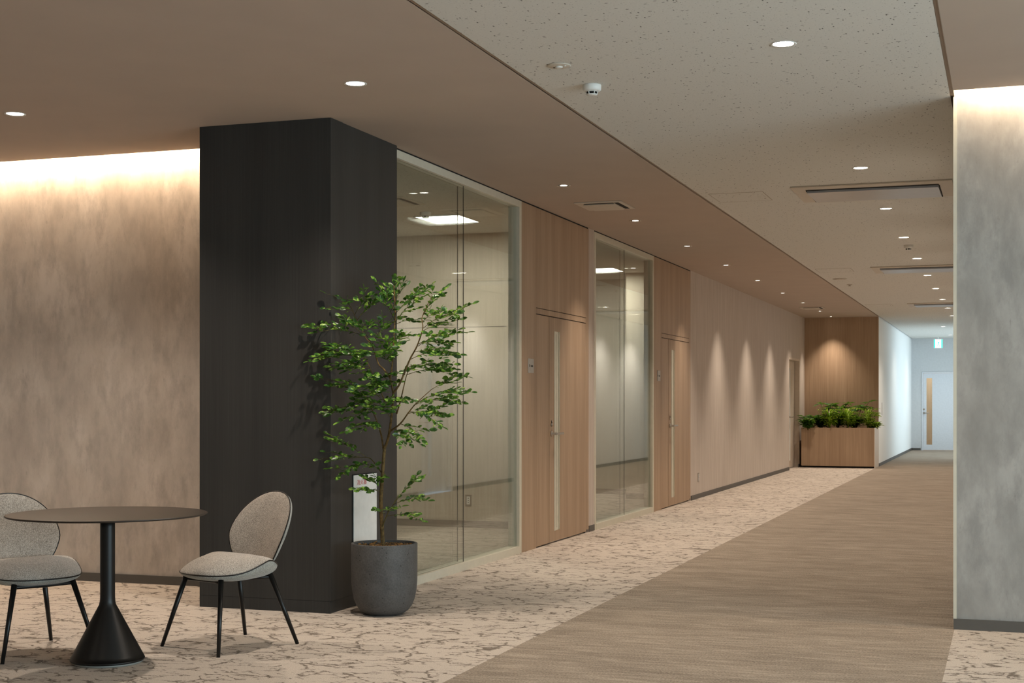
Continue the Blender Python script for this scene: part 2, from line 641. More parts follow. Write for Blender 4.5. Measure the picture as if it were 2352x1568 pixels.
c = MB().box(RX - 0.022, RX - 0.004, -5, RY, TOP + 0.004, TOP + 0.03).box(RX - 0.004, RX, -5, RY, TOP - 0.002, TOP + 0.2)
struct(c.build('trim_2', 'ceiling_trim'), 'narrow brown trim beside the right hand plain ceiling')
c = MB()
holed(c, -9.5, WX - 0.10, 8.9, 20.0, [], TOP - 0.002)
struct(c.build('ceiling_meeting_rooms', 'acoustic'), 'speckled ceiling inside the meeting rooms')
struct(MB().box(-10.2, 5.6, -5.2, NY + .3, HI, HI + .1).build('ceiling_light_blocker', 'soffit'), 'unseen slab added above the ceilings against light leaks')  # unseen, added to keep outside light from leaking in above the ceilings

# lounge shell
struct(MB().box(-10, -4.5, LY, LY + .2, 0, HI).build('wall_left', 'concrete'), 'concrete effect wall washed by a cove light left of the dark column')
struct(MB().box(RX, 5.3, RY, RY + .2, 0, HI).build('wall_right', 'concrete2'), 'concrete effect wall on the right of the corridor mouth')
struct(MB().box(-10.2, -10, -5, LY + .2, 0, HI).build('wall_lounge_side', 'concrete'), 'side wall of the lounge')
struct(MB().box(-10.2, 5.5, -5.2, -5, 0, HI).build('wall_back', 'white_wall'), 'wall behind the lounge')
w = struct(MB().box(5.3, 5.5, -5, RY + .2, 0, 0.25).box(5.3, 5.5, -5, RY + .2, 2.75, HI).box(5.3, 5.5, -5, -2.3, .25, 2.75).box(5.3, 5.5, 6.7, RY + .2, .25, 2.75).build('wall_windows', 'white_wall'), 'wall with the lounge windows')
wn = struct(empty('window_3', (5.3, 2.2, 0.25)), 'tall lounge window in slim frames')
for k in range(6):
    y = -4.5 + 9.0 * k / 5
    MB().box(-.03, .03, y - .03, y + .03, 0, 2.5).build('mullion', 'frame', wn)
for k in range(5):
    MB().box(-.006, .006, -4.47 + 1.8 * k, -4.5 + 1.8 * (k + 1) - .03, 0, 2.5).build('pane', 'glass', wn)
for y0, y1, x, nm in ((-10, -4.775, 0, 'left'),):
    struct(MB().box(-10, -4.775, LY - .012, LY, 0, .06).build('baseboard_left', 'base'), 'dark grey baseboard under the left concrete wall')
struct(MB().box(RX - .004, 5.3, RY - .012, RY, 0, .06).build('baseboard_right', 'base'), 'dark grey baseboard under the right concrete wall')
struct(MB().box(RX - .006, RX + .012, RY - .006, RY + .02, .06, TOP).build('trim_3', 'frame'), 'pale metal corner bead of the right concrete wall')


# cove pockets with their led strips
def cove(idx, x0, x1, y0, y1, label):
    p = struct(MB().box(x0, x1, y0 - .02, y0, TOP + .002, TOP + .16).box(x0, x1, y0, y1, TOP + .16, TOP + .18).build('cove_pocket', 'soffit'))
    p.name = 'trim_%d' % idx
    p['label'] = label
    s = MB().box(x0, x1, y0 + .075, y0 + .090, TOP + .145, TOP + .16).build('led_strip', 'cove', p)
    return p


cv = cove(4, -10, -4.775, COVE_L, LY, 'ceiling cove with warm led strip along the left concrete wall')
light('cove_light', 'AREA', (-7.4, COVE_L + .11, TOP + .09), P_COVE * 5.2 / 5, COVE, (math.radians(55), 0, 0), cv, shape='RECTANGLE', size=5.2, size_y=.03)
cv = cove(5, RX, 5.3, COVE_R, RY, 'ceiling cove with warm led strip along the right concrete wall')
light('cove_light', 'AREA', (2.51, COVE_R + .085, TOP + .09), P_COVE * 5.5 / 5, COVE, (math.radians(55), 0, 0), cv, shape='RECTANGLE', size=5.5, size_y=.03)

# dark column
colm = struct(empty('wall_column', (-4.32, 8.3, 0)), 'dark stained wood clad column between concrete wall and glass')
def rel(o, root):
    o.parent = root
    o.matrix_parent_inverse = Matrix.Translation(-Vector(root.location))
    return o
CXL, CXR, CY0, CY1 = -4.772, -3.868, 7.80, 8.80
rel(MB().box(CXL, CXR, CY0, CY1, 0.074, TOP - .001).build('body', 'darkwood'), colm)
rel(MB().box(CXL, CXR, CY0, CY1, 0, 0.072).build('plinth', 'darkwood'), colm)
rel(MB().box(CXR, CXR + .004, CY0, CY0 + .17, 0.074, TOP - .001).build('edge_panel', 'darkwood'), colm)
rel(MB().box(CXL + .001, CXR - .001, CY0 + .001, CY1 - .001, 0.071, 0.075).build('shadow_joint', 'dark'), colm)

# corridor's far parts
struct(MB().box(EX - .5, EX, FY + .001, NY + .2, 0, HI).build('wall_far_left', 'white_wall'), 'white wall beyond the oak panelled recess')
struct(MB().box(EX - .004, EX + .01, FY, NY, 0, .06).build('baseboard_far_left', 'base'), 'grey baseboard of the far white wall')
struct(MB().box(-5.5, EX - .002, FY, FY + .2, 0, HI).build('wall_oak_end', 'oak'), 'oak veneer wall behind the planter')
end = struct(MB().box(EX, -2.16, NY, NY + .2, 0, HI).box(-2.16, .8, NY, NY + .2, 2.10, HI).box(-.9, .8, NY, NY + .2, 0, 2.10).build('wall_end', 'grey_wall'), 'grey wall at the far end of the corridor')
struct(MB().box(EX, -2.19, NY - .012, NY, 0, .06).build('baseboard_end', 'base'), 'baseboard of the far end wall')
# opposite corridor wall, seen mirrored in the glass, with doors and the end window bay
D4 = [(12.75, 13.75, 12.98, 13.10), (18.2, 19.2, 18.43, 18.55), (24.0, 25.0, 24.2, 24.32)]
c = MB()
y = RY + .2
for a, b, s0, s1 in D4:
    c.box(RX, RX + .15, y, a, 0, HI).box(RX, RX + .15, a, b, 2.1, HI)
    y = b
c.box(RX, RX + .15, y, 33.4, 0, HI).box(RX, RX + .15, 33.4, 39.2, 2.75, HI).box(RX, RX + .15, 39.2, NY, 0, HI).box(RX, RX + .15, 33.4, 39.2, 0, .2)
struct(c.build('wall_corridor_right', 'white_wall'), 'white corridor wall opposite the meeting rooms')
c = MB()
y = RY + .2
for a, b, s0, s1 in D4:
    c.box(RX - .01, RX, y, a - .04, 0, .06); y = b + .04
c.box(RX - .01, RX, y, NY, 0, .06)
struct(c.build('baseboard_corridor_right', 'base'), 'baseboard of the white corridor wall')
for i, (a, b, s0, s1) in enumerate(D4):
    d = struct(empty('door_%d' % (5 + i), (RX + .05, a, 0)), 'pale door with glass slit in the white corridor wall')
    x0, x1 = 0.0, .05
    ww = b - a
    MB().box(x0, x1, .01, s0 - a, .01, 2.08).box(x0, x1, s1 - a, ww - .01, .01, 2.08).box(x0, x1, s0 - a, s1 - a, .01, .25).box(x0, x1, s0 - a, s1 - a, 1.9, 2.08).build('leaf', 'white_door', d)
    MB().box(.02, .026, s0 - a, s1 - a, .25, 1.9).build('pane', 'glass', d)
    MB().tube([(-.0, .1, 1.0), (-.05, .1, 1.0), (-.05, .22, 1.0)], .009).build('handle', 'steel', d)
wn = struct(empty('window_4', (RX + .08, 36.3, .2)), 'tall window bay at the corridor end')
for k in range(5):
    MB().box(-.03, .03, -2.9 + 1.45 * k - .03, -2.9 + 1.45 * k + .03, 0, 2.55).build('mullion', 'frame', wn)
for k in range(4):
    MB().box(-.006, .006, -2.87 + 1.45 * k, -2.9 + 1.45 * (k + 1) - .03, 0, 2.55).build('pane', 'glass', wn)

# ------------------------------------------------------------------ glass partitions and oak door walls
G1 = (8.80, 11.50); O1 = (11.50, 13.56); G2 = (13.77, 16.31); O2 = (16.31, 18.36)
FD = 0.10


def glass_wall(idx, y0, y1, joint, label):
    r = struct(empty('window_%d' % idx, (WX, y0, 0)), label)
    L = y1 - y0
    fw, sill, head = .055, .06, .055
    f = MB()
    f.box(-FD, 0, 0, fw, 0, TOP - .012).box(-FD, 0, L - fw, L, 0, TOP - .012)
    f.build('jamb', 'frame', r)
    MB().box(-FD, .004, fw, L - fw, 0, sill).build('sill', 'frame', r)
    MB().box(-FD, 0, fw, L - fw, TOP - .012 - head, TOP - .012).build('head', 'frame', r)
    MB().box(-FD, -.004, 0, L, TOP - .012, TOP).build('shadow_gap', 'dark', r)
    j = joint - y0
    for xa in (-.034, -.082):
        for a, b in ((fw, j - .002), (j + .002, L - fw)):
            MB().box(xa, xa + .008, a, b, sill, TOP - .012 - head).build('pane', 'glass', r)
        MB().box(xa + .001, xa + .007, j - .002, j + .002, sill, TOP - .012 - head).build('joint_seal', 'base', r)
    return r


glass_wall(1, G1[0], G1[1], 10.20, 'full height glass partition of the first meeting room, behind the potted tree')
glass_wall(2, G2[0], G2[1], 15.06, 'full height glass partition of the second meeting room, between two oak door walls')


def oak_wall(i, y0, y1, lab):
    """oak panelling with a wide door leaf, a narrow side leaf and a panel above"""
    w = struct(empty('wall_oak_%d' % i, (WX, y0, 0)), lab)
    L = y1 - y0
    a, b = 0.40, L - .095            # door opening
    g = .006
    MB().box(-.12, 0, 0, a - g, .0, TOP - .014).build('panel', 'oak', w)
    MB().box(-.12, 0, b + g, L, .03, TOP - .014).build('panel', 'oak', w)
    MB().box(-.12, 0, a - g + .002, b + g - .002, 2.105 + g, TOP - .014).build('panel', 'oak', w)
    MB().box(-.12, 0, a, b, 2.052 + g, 2.105).build('panel', 'oak', w)
    MB().box(-.12, -.03, a - g, b + g, 0.012, TOP - .014).box(-.12, -.03, 0, L, TOP - .014, TOP).build('joint_backing', 'dark', w) if False else None
    MB().box(-.11, -.012, a - g, a, .0, 2.11).box(-.11, -.012, b, b + g, .0, 2.11).box(-.11, -.012, a, b, 2.105, 2.105 + g).box(-.11, -.012, a, b, 2.052, 2.052 + g).box(-.11, -.006, 0, L, TOP - .014, TOP).build('shadow_joint', 'dark', w)
    d = struct(empty('door_%d' % i, (WX, y0 + a, 0)), ['oak veneer door leaf with narrow glass slit between the two glass partitions', 'oak veneer door leaf with narrow glass slit beside the papered wall'][i - 1])
    W = b - a
    s = .375                          # side leaf width
    MB().box(-.045, -.001, .0, s - .003, .012, 2.05).build('side_leaf', 'oak', d)
    MB().box(-.043, -.012, s - .003, s + .003, .012, 2.05).build('leaf_joint', 'dark', d)
    c0, c1, z0, z1 = .52, .685, .11, 1.925   # slit
    MB().box(-.045, 0, s + .003, c0, .015, 2.05).box(-.045, 0, c1, W, .015, 2.05).box(-.045, 0, c0, c1, .015, z0).box(-.045, 0, c0, c1, z1, 2.05).build('leaf', 'oak', d)
    t = .012
    fr = MB().box(-.046, .004, c0, c0 + .05, z0, z1).box(-.046, -.006, c1 - .07, c1 - .008, z0, z1).box(-.046, .004, c1 - .008, c1, z0, z1).box(-.046, .004, c0 + .05, c1 - .07, z0, z0 + t * 2).box(-.046, .004, c0 + .05, c1 - .07, z1 - t * 2, z1)
    fr = fr.build('slit_frame', 'frame', d)
    MB().box(-.026, -.020, c0 + .05, c1 - .07, z0 + 2 * t, z1 - 2 * t).build('pane', 'glass', fr)
    h = MB().lathe([(.026, 0), (.026, .008), (.012, .012), (.012, .05)], 20)
    ho = h.build('handle', 'steel', d); ho.location = (0, s + .065, .995); ho.rotation_euler = (0, math.radians(90), 0)
    lv = MB().box(-.011, .011, -.006, .22, .042, .056).build('lever', 'steel', ho, .004)
    lk = MB().lathe([(.018, 0), (.018, .006), (.010, .010)], 18).build('lock', 'steel', d); lk.location = (0, s + .065, 1.08); lk.rotation_euler = (0, math.radians(90), 0)
    MB().lathe([(.009, 0), (.009, .012)], 12, (-.028, 0, 0)).build('indicator', 'steel', lk)
    hb = MB().box(-.04, -.012, -.012, .004, .0, .02).build('pivot', 'steel', d)
    n = empty('name_plate', (WX, y0 + .165, 1.595)); tag(n, ['grey name plate with dark marks on oak panel beside first glass partition', 'grey name plate on oak panel beside the second glass partition'][i - 1], 'sign')
    MB().box(0, .006, 0, .15, -.0625, .0625).build('plate', 'plate', n, .002)
    mk = MB().box(.006, .0066, .022, .038, -.010, .012)
    for k in range(3):
        mk.box(.006, .0066, .064 + k * .022, .082 + k * .022, -.010, .006)
    mk.build('lettering', 'ink', n)['kind'] = 'stuff'
    return w


oak_wall(1, O1[0], O1[1], 'oak panelling around the first meeting room door')
oak_wall(2, O2[0], O2[1], 'oak panelling around the second meeting room door')
struct(MB().box(WX - .12, WX - .004, O1[1], G2[0], 0, TOP).build('wall_pier', 'wallpaper'), 'narrow papered pier between oak panel and second glass partition')
struct(MB().box(WX - .006, WX + .004, O1[1] + .01, G2[0] - .004, 0, .06).build('baseboard_pier', 'base'))

# papered wall with recessed door
D3 = (27.25, 28.72)
c = MB().box(WX - .15, WX, O2[1], D3[0], 0, HI).box(WX - .15, WX, D3[0], D3[1], 2.14, HI).box(WX - .15, WX, D3[1], FY, 0, HI)
struct(c.build('wall_papered', 'wallpaper'), 'pale papered wall with soft light scallops beyond the meeting rooms')
struct(MB().box(WX - .004, WX + .01, O2[1] + .01, D3[0], 0, .06).build('baseboard_papered', 'base'), 'dark baseboard of the papered wall')
struct(MB().box(WX - .004, WX + .01, D3[1], 28.5, 0, .06).build('baseboard_recess', 'base'))
d = struct(empty('door_3', (WX - .10, D3[0], 0)), 'beige recessed door with glass slit near the planter')
W = D3[1] - D3[0]
MB().box(-.05, .102, 0, .03, 0, 2.14).box(-.05, .102, W - .03, W, 0, 2.14).box(-.05, .102, .03, W - .03, 2.10, 2.14).build('door_frame', 'beige_door', d)
MB().box(-.045, 0, .035, .74, .012, 2.095).box(-.045, 0, .86, W - .035, .012, 2.095).box(-.045, 0, .74, .86, .012, .15).box(-.045, 0, .74, .86, 1.95, 2.095).build('leaf', 'beige_door', d)
sl = MB().box(-.046, .006, .74, .775, .15, 1.95).box(-.046, .006, .825, .86, .15, 1.95).build('slit_frame', 'white', d)  # white stands in for the lit look of the slit
MB().box(-.03, -.024, .775, .825, .15, 1.95).build('pane', 'glass', sl)
MB().tube([(0, .66, 1.0), (.06, .66, 1.0), (.06, .84, 1.0)], .012).build('handle', 'steel', d)

# far door
a = on_y(2111, 852, NY); b = on_y(2128, 868, NY); c2 = on_y(2141, 1021, NY)
d = struct(empty('door_4', (-2.16, NY, 0)), 'white door with lit amber glass slit at the corridor end')
W = -.9 + 2.16
MB().box(0, .03, -.02, .1, 0, 2.10).box(W - .03, W, -.02, .1, 0, 2.10).box(.03, W - .03, -.02, .1, 2.07, 2.10).build('door_frame', 'white_door', d)
s0, s1 = b.x + 2.16, c2.x + 2.16
MB().box(.035, s0, 0, .045, .012, 2.065).box(s1, W - .035, 0, .045, .012, 2.065).box(s0, s1, 0, .045, .012, c2.z).box(s0, s1, 0, .045, b.z, 2.065).build('leaf', 'white_door', d)
MB().box(s0, s1, .02, .026, c2.z, b.z).build('pane', 'glass', d)
hx = on_y(2122, 950, NY).x + 2.16
MB().lathe([(.03, 0), (.03, .01)], 16).build('rose', 'steel', d)
d.children[-1].location = (hx, 0, 1.0); d.children[-1].rotation_euler = (math.radians(90), 0, 0)
MB().tube([(hx, 0, 1.0), (hx, -.06, 1.0), (hx + .14, -.06, 1.0)], .012).build('handle', 'steel', d)
lk = MB().lathe([(.025, 0), (.025, .012)], 16).build('lock', 'steel', d); lk.location = (hx, 0, 1.1); lk.rotation_euler = (math.radians(90), 0, 0)
# warm lit lobby behind the far door's slit
lob = struct(MB().box(-3.2, .8, NY + 2.2, NY + 2.3, 0, HI).box(-3.3, -3.2, NY + .2, NY + 2.3, 0, HI).box(.8, .9, NY + .2, NY + 2.3, 0, HI).box(-3.2, .8, NY + .2, NY + 2.3, HI - .1, HI).box(-3.2, .8, NY + .2, NY + 2.3, -.1, 0).build('wall_lobby', 'room_wall'), 'oak lined lobby behind the far door')
light('lobby_lamp', 'POINT', (-1.4, NY + 1.2, 2.6), 25.0, WARM, shadow_soft_size=.1)

# meeting room shells
struct(MB().box(-9.5, WX - .1, 13.62, 13.74, 0, HI).build('wall_meeting_partition', 'room_wall'), 'beige end wall of the first meeting room')
struct(MB().box(-9.5, WX - .1, 13.60, 13.62, 0, .075).build('baseboard_meeting', 'base'))
struct(MB().box(-9.6, -9.5, 8.85, 20, 0, HI).build('wall_meeting_back', 'room_wall'))
struct(MB().box(-9.5, -4.78, 8.875, 8.95, 0, HI).build('wall_meeting_near', 'room_wall'))
struct(MB().box(-9.5, -4.78, 19.3, 19.4, 0, HI).build('wall_meeting_far', 'room_wall'))
struct(MB().box(-4.78, WX - .15, 18.42, 19.4, 0, HI).build('wall_meeting_pier', 'room_wall'))
struct(MB().box(-9.5, -4.78, 19.29, 19.30, 0, .075).box(-4.78, WX - .15, 18.41, 18.42, 0, .075).build('baseboard_meeting_far', 'base'))
struct(MB().box(-9.5, -4.78, 13.618, 13.62, 2.045, 2.05).build('trim_6', 'base'))

# ------------------------------------------------------------------ ceiling fittings
def downlight_proto(kind):
    r = empty('downlight')
    big = kind == 'big'
    R = R_BIG if big else R_SMALL
    lens_z = .003 if big else .0005
    MB().lathe([(R - .002, .0), (R + .009, -.0035), (R + .011, 0.0), (R + .009, .001)], 36, cap0=False, cap1=False).build('trim_ring', 'white' if big else 'cream', r)
    MB().lathe([(R - .001, 0), (R * (.97 if big else .62), lens_z)], 36, cap0=False, cap1=False).build('reflector', 'white' if big else 'black_metal', r)
    MB().lathe([(R * (.96 if big else .62), lens_z), (R * .3, lens_z + .001)], 36, cap0=False, cap1=True).build('lens', 'lens_warm' if big else 'lens_small', r)
    return r


def place_downlights(spots, kind, power, colr, label, group, angle, blend, proto=[None, None]):
    k = 0 if kind == 'big' else 1
    for (x, y) in spots:
        if proto[k] is None:
            proto[k] = downlight_proto(kind); o = proto[k]
        else:
            o = copy_tree(proto[k])
            for ch in list(o.children):
                if ch.type == 'LIGHT':
                    bpy.data.objects.remove(ch)
        o.location = (x, y, TOP)
        tag(o, label, 'ceiling light', group)
        yield o, light('downlight_beam', 'SPOT', (x, y, TOP - .012), power, colr, (0, 0, 0), None, spot_size=math.radians(angle), spot_blend=blend, shadow_soft_size=.04)


for spots, kind, power, colr, label, group, angle, blend in (
    (CORR + CORR_BACK, 'big', P_CORR, WARM2, [
        'round glowing downlight across from the emergency light plate in the speckled ceiling',
        'round glowing downlight just before the air conditioner nearest the concrete walls',
        'round glowing downlight just past the air conditioner nearest the concrete walls',
        'round glowing downlight just before the smoke detector in the corridor row',
        'round glowing downlight just past the smoke detector in the corridor row',
        'round glowing downlight just past the air conditioner level with the ceiling speaker',
        'round glowing downlight midway between the second and the farthest air conditioner',
        'round glowing downlight just before the farthest corridor air conditioner',
        'round glowing downlight just past the farthest corridor air conditioner',
        'round glowing downlight level with the oak end wall of the planter recess',
        'round downlight in the speckled ceiling above the lounge end of the corridor carpet'], 'corridor ceiling downlights', 130, .7),
    (CORR_END, 'big', P_CORR * .5, WARM2, ['round downlight in the daylit corridor end, between oak wall and exit sign', 'round downlight right beside the exit sign at the corridor end'], 'downlights at the corridor end', 140, .9),
    (SOFF[:1], 'big', P_LOUNGE, WARM2, 'round glowing downlight in the plain ceiling in front of the dark column', None, 120, .7),
    (SOFF[1:], 'small', P_SOFF, WARM, [
        'small recessed downlight outside the first glass partition, before the square vent',
        'small recessed downlight outside the first oak door, just past the square vent',
        'small recessed downlight outside the second glass partition',
        'small recessed downlight outside the second oak door',
        'small recessed downlight, first one along the papered wall past the second oak door',
        'small recessed downlight, second one along the papered wall past the second oak door',
        'small recessed downlight on the papered wall side just before the far square vent',
        'small recessed downlight just past the far square vent, outside the beige recessed door',
        'small recessed downlight above the planter lighting the oak end wall'], 'small downlights along the meeting rooms', 82, 1.0),
    (LOUNGE[:1], 'big', P_LOUNGE, WARM2, 'round glowing downlight in the plain ceiling near the concrete wall cove', None, 120, .7),
    (LOUNGE[1:] + LOUNGE_R, 'big', P_LOUNGE * .4, WARM2, 'unseen round downlight added in the lounge ceiling as ambient fill', 'unseen fill downlights of the lounge', 120, .7),  # unseen downlights added for ambient fill
):
    for k, (o, l) in enumerate(place_downlights(spots, kind, power, colr, label if isinstance(label, str) else label[0], group, angle, blend)):
        if not isinstance(label, str):
            o['label'] = label[k]

# one-way air conditioner cassettes in the corridor ceiling
def cassette():
    r = empty('air_conditioner')
    MB().box(-.62, .62, -.43, .43, -.012, 0).build('cover_plate', 'cream', r, .003)
    MB().box(-.515, .515, -.295, -.245, -.0135, -.011).build('air_slot', 'dark', r)
    p = MB()
    p.quad((-.51, -.24, -.030), (.51, -.24, -.030), (.51, .40, -.020), (-.51, .40, -.020))
    p.box(-.51, .51, -.24, .40, -.020, -.012)
    p.quad((-.51, -.24, -.030), (-.51, -.24, -.020), (.51, -.24, -.020), (.51, -.24, -.030))
    p.quad((-.51, -.24, -.030), (-.51, .40, -.020), (-.51, -.24, -.020), (-.51, -.24, -.020))
    p.quad((.51, -.24, -.030), (.51, .40, -.020), (.51, -.24, -.020), (.51, -.24, -.020))
    p.build('intake_panel', 'silver', r)
    MB().box(-.52, .52, .403, .412, -.016, -.011).build('rear_joint', 'dark', r)
    MB().box(-.52, -.512, -.24, .40, -.014, -.011).build('side_joint', 'dark', r)
    MB().box(.512, .52, -.24, .40, -.014, -.011).build('side_joint', 'dark', r)
    return r


ac = cassette(); ac.location = (-1.02, 11.94, TOP - .001)
tag(ac, 'long ceiling air conditioner with silver panel, beside the marked access hatch and first downlights', 'air conditioner', 'corridor ceiling air conditioners')
for i, y in enumerate((19.05, 26.1)):
    o = copy_tree(ac); o.location = (-1.02, y, TOP - .001)
    o['label'] = ['long ceiling air conditioner with silver panel, level with the round ceiling speaker', 'long ceiling air conditioner farthest down the corridor ceiling'][i]


def small_cassette():
    r = empty('air_conditioner')
    MB().box(-.21, .21, -.245, .245, -.010, 0).build('cover_plate', 'cream', r, .003)
    MB().box(-.135, .13, -.20, -.165, -.0115, -.009).build('air_slot', 'dark', r)
    MB().box(.135, .175, -.20, .20, -.0115, -.009).build('air_slot', 'dark', r)
    MB().box(-.15, .125, -.155, .205, -.020, -.010).build('center_panel', 'cream', r, .004)
    return r


ac = small_cassette(); ac.location = (-3.32, 12.05, TOP)
tag(ac, 'small square ceiling air vent in the plain ceiling outside the first oak door', 'air vent')
o = copy_tree(ac); o.location = (-3.34, 26.28, TOP)
tag(o, 'small square ceiling air vent in the plain ceiling near the planter recess', 'air vent')


def hatch(x, y, lab):
    r = empty('access_hatch', (x, y, TOP))
    a, b, t = .2245, .2585, .004
    MB().box(-a, a, -b, -b + t, -.0016, 0).box(-a, a, b - t, b, -.0016, 0).box(-a, -a + t, -b + t, b - t, -.0016, 0).box(a - t, a, -b + t, b - t, -.0016, 0).build('hatch_frame', 'ceiling_trim', r)
    MB().box(-a + t, a - t, -b + t, b - t, -.0012, 0).build('hatch_panel', 'acoustic', r)
    MB().lathe([(.008, -.003), (.008, 0)], 12, (a - .04, b - .14, 0)).build('key_hole', 'ceiling_trim', r)
    tag(r, lab, 'access hatch', 'ceiling access hatches')


hatch(-2.11, 11.95, 'square outlined access hatch in the speckled ceiling beside the first air conditioner')
hatch(-2.12, 18.95, 'faint outlined access hatch in the speckled ceiling beside the second air conditioner')
hatch(-2.14, 26.03, 'thin outlined access hatch in the speckled ceiling beside the farthest air conditioner')


def smoke(x, y, lab, cat='smoke detector'):
    r = empty('smoke_detector', (x, y, TOP))
    MB().lathe([(.049, 0), (.051, -.004), (.050, -.028), (.044, -.034), (.034, -.036)], 32).build('body', 'white', r)
    MB().lathe([(.030, -.036), (.026, -.050)], 24, cap0=False, cap1=True).build('chamber', 'dark', r)
    MB().lathe([(.034, -.0355), (.030, -.036), (.030, -.038)], 24, cap0=False, cap1=False).build('collar', 'white', r)
    for k in range(6):
        t = k * math.pi / 3 + .2
        MB().tube([(.031 * math.cos(t), .031 * math.sin(t), -.034), (.028 * math.cos(t), .028 * math.sin(t), -.052)], .0028, 6).build('rib', 'white', r)
    MB().lathe([(.030, -.050), (.028, -.055), (.016, -.057)], 24).build('cap', 'white', r)
    return tag(r, lab, cat)


smoke(-2.13, 7.47, 'white smoke detector with black slots beside the emergency light plate')
smoke(-1.02, 16.2, 'white smoke detector in the row of corridor downlights')
smoke(-1.10, 36.6, 'white smoke detector near the exit sign')
smoke(-4.97, 11.95, 'white smoke detector on the first meeting room ceiling beside the light panel')
r = empty('emergency_light', (-2.165, 6.98, TOP))
MB().lathe([(.060, 0), (.062, -.003), (.056, -.006), (.02, -.007)], 36).build('cover', 'cream', r)
MB().lathe([(.020, -.007), (.020, -.010), (.012, -.014)], 20).build('bulb', 'white', r)
MB().lathe([(.006, -.006), (.005, -.010)], 12, (.036, -.012, 0)).build('test_button', 'white', r)
MB().lathe([(.005, -.006), (.004, -.009)], 12, (-.03, .012, 0)).build('indicator', 'dark', r)
tag(r, 'round cream emergency light plate flush in the speckled ceiling', 'emergency light')
r = empty('ceiling_speaker', (-2.20, 20.27, TOP))
MB().lathe([(.095, 0), (.097, -.004), (.088, -.008)], 40).build('rim', 'cream', r)
MB().lathe([(.086, -.0085), (.03, -.011)], 40).build('grille', 'cream', r)
tag(r, 'round cream speaker on the speckled corridor ceiling', 'speaker')
r = empty('sprinkler', (-2.17, 21.29, TOP))
MB().lathe([(.04, 0), (.04, -.004), (.012, -.012), (.010, -.022)], 20).build('body', 'cream', r)
MB().lathe([(.018, -.026), (.018, -.024)], 16).build('deflector', 'steel', r)
MB().tube([(.010, 0, -.012), (.014, 0, -.02), (.006, 0, -.026)], .002, 6).build('arm', 'steel', r)
tag(r, 'tiny sprinkler head just beyond the ceiling speaker', 'sprinkler')

# meeting room light panels
for i, (x0, x1, y0, y1) in enumerate(((-5.16, -4.73, 12.16, 12.69), (-5.16, -4.73, 17.56, 18.08))):
    r = empty('square_ceiling_lamp', ((x0 + x1) / 2, (y0 + y1) / 2, TOP - .002))
    a, b = (x1 - x0) / 2, (y1 - y0) / 2
    MB().box(-a - .012, a + .012, -b - .012, -b, -.012, 0).box(-a - .012, a + .012, b, b + .012, -.012, 0).box(-a - .012, -a, -b, b, -.012, 0).box(a, a + .012, -b, b, -.012, 0).build('panel_frame', 'white', r)
    MB().box(-a, a, -b, b, -.010, 0).build('diffuser', 'panel', r)
    tag(r, ['bright square light panel on the ceiling of the first meeting room', 'bright square light panel on the ceiling of the second meeting room'][i], 'ceiling light')
    light('panel_light', 'AREA', ((x0 + x1) / 2, (y0 + y1) / 2, TOP - .03), 14.0, (1.0, .93, .82), shape='RECTANGLE', size=.4, size_y=.5)
o = copy_tree(ac); o.location = (-4.97, 11.2, TOP - .002)
tag(o, 'ceiling air vent inside the first meeting room', 'air vent')

# exit sign
p0, p1 = on_y(2145, 779, 39.2), on_y(2165, 799, 39.2)
r = empty('exit_sign', ((p0.x + p1.x) / 2, 39.2, (p0.z + p1.z) / 2))
a = (p1.x - p0.x) / 2
MB().box(-a - .008, a + .008, .001, .03, -a - .008, a + .008).build('housing', 'white', r)
MB().box(-a, -a + .035, -.001, .001, -a, a).box(a - .035, a, -.001, .001, -a, a).build('green_band', 'sign_green', r)
MB().box(-a + .035, a - .035, -.001, .001, -a, a).build('white_field', 'sign_white', r)
g = MB().lathe([(.016, -.002), (.016, 0)], 12)
fig = MB()
for q in (((-.01, .02), (.02, .05), (.035, .035), (.005, -.01)), ((.0, .0), (.012, .01), (-.02, -.06), (-.032, -.055)), ((.0, -.005), (.015, -.005), (.03, -.05), (.045, -.075), (.03, -.08), (.018, -.052)), ((.018, .05), (-.03, .035), (-.03, .025), (.018, .038))):
    fig.poly([(x, -.0016, z) for x, z in reversed(q)])
fig.build('running_figure', 'sign_green', r)
MB().box(-.015, .015, .008, .022, a + .008, TOP - (p0.z + p1.z) / 2).build('hanger', 'white', r)
tag(r, 'glowing green and white exit sign above the far door', 'exit sign')

# fire extinguisher cabinet on the column's corridor side
r = empty('fire_extinguisher_cabinet', (CXR, 8.288, .12))
MB().box(0, .008, -.172, .172, 0, .70).build('door', 'white', r, .002)
MB().box(-.0005, .004, -.178, .178, -.006, .706).build('edge_joint', 'dark', r)
text('lettering', '消火器', .036, 'red', (.0086, -.13, .640), (math.pi / 2, 0, math.pi / 2), r)
text('small_lettering', 'Fire Extinguisher', .015, 'red', (.0086, -.13, .612), (math.pi / 2, 0, math.pi / 2), r)
for t in r.children:
    if 'lettering' in t.name:
        t.scale = (1.35, 1, 1)
tag(r, 'white fire extinguisher cabinet door with red lettering on the dark column', 'fire cabinet')

# sockets and switch
def plate(name, loc, rz, lab, w=.07, h=.12, dark=False):
    r = empty(name, loc, rz)
    MB().box(-w / 2, w / 2, -.006, 0, -h / 2, h / 2).build('cover_plate', 'steel' if not dark else 'base', r, .002)
    MB().box(-w / 4, w / 4, -.009, -.005, -h / 3, h / 3).build('socket_insert', 'white', r)
    for k in (-1, 0, 1):
        MB().box(-.006, .006, -.0095, -.0085, k * .022 - .003, k * .022 + .003).build('slot', 'dark', r)
    return tag(r, lab, 'socket')


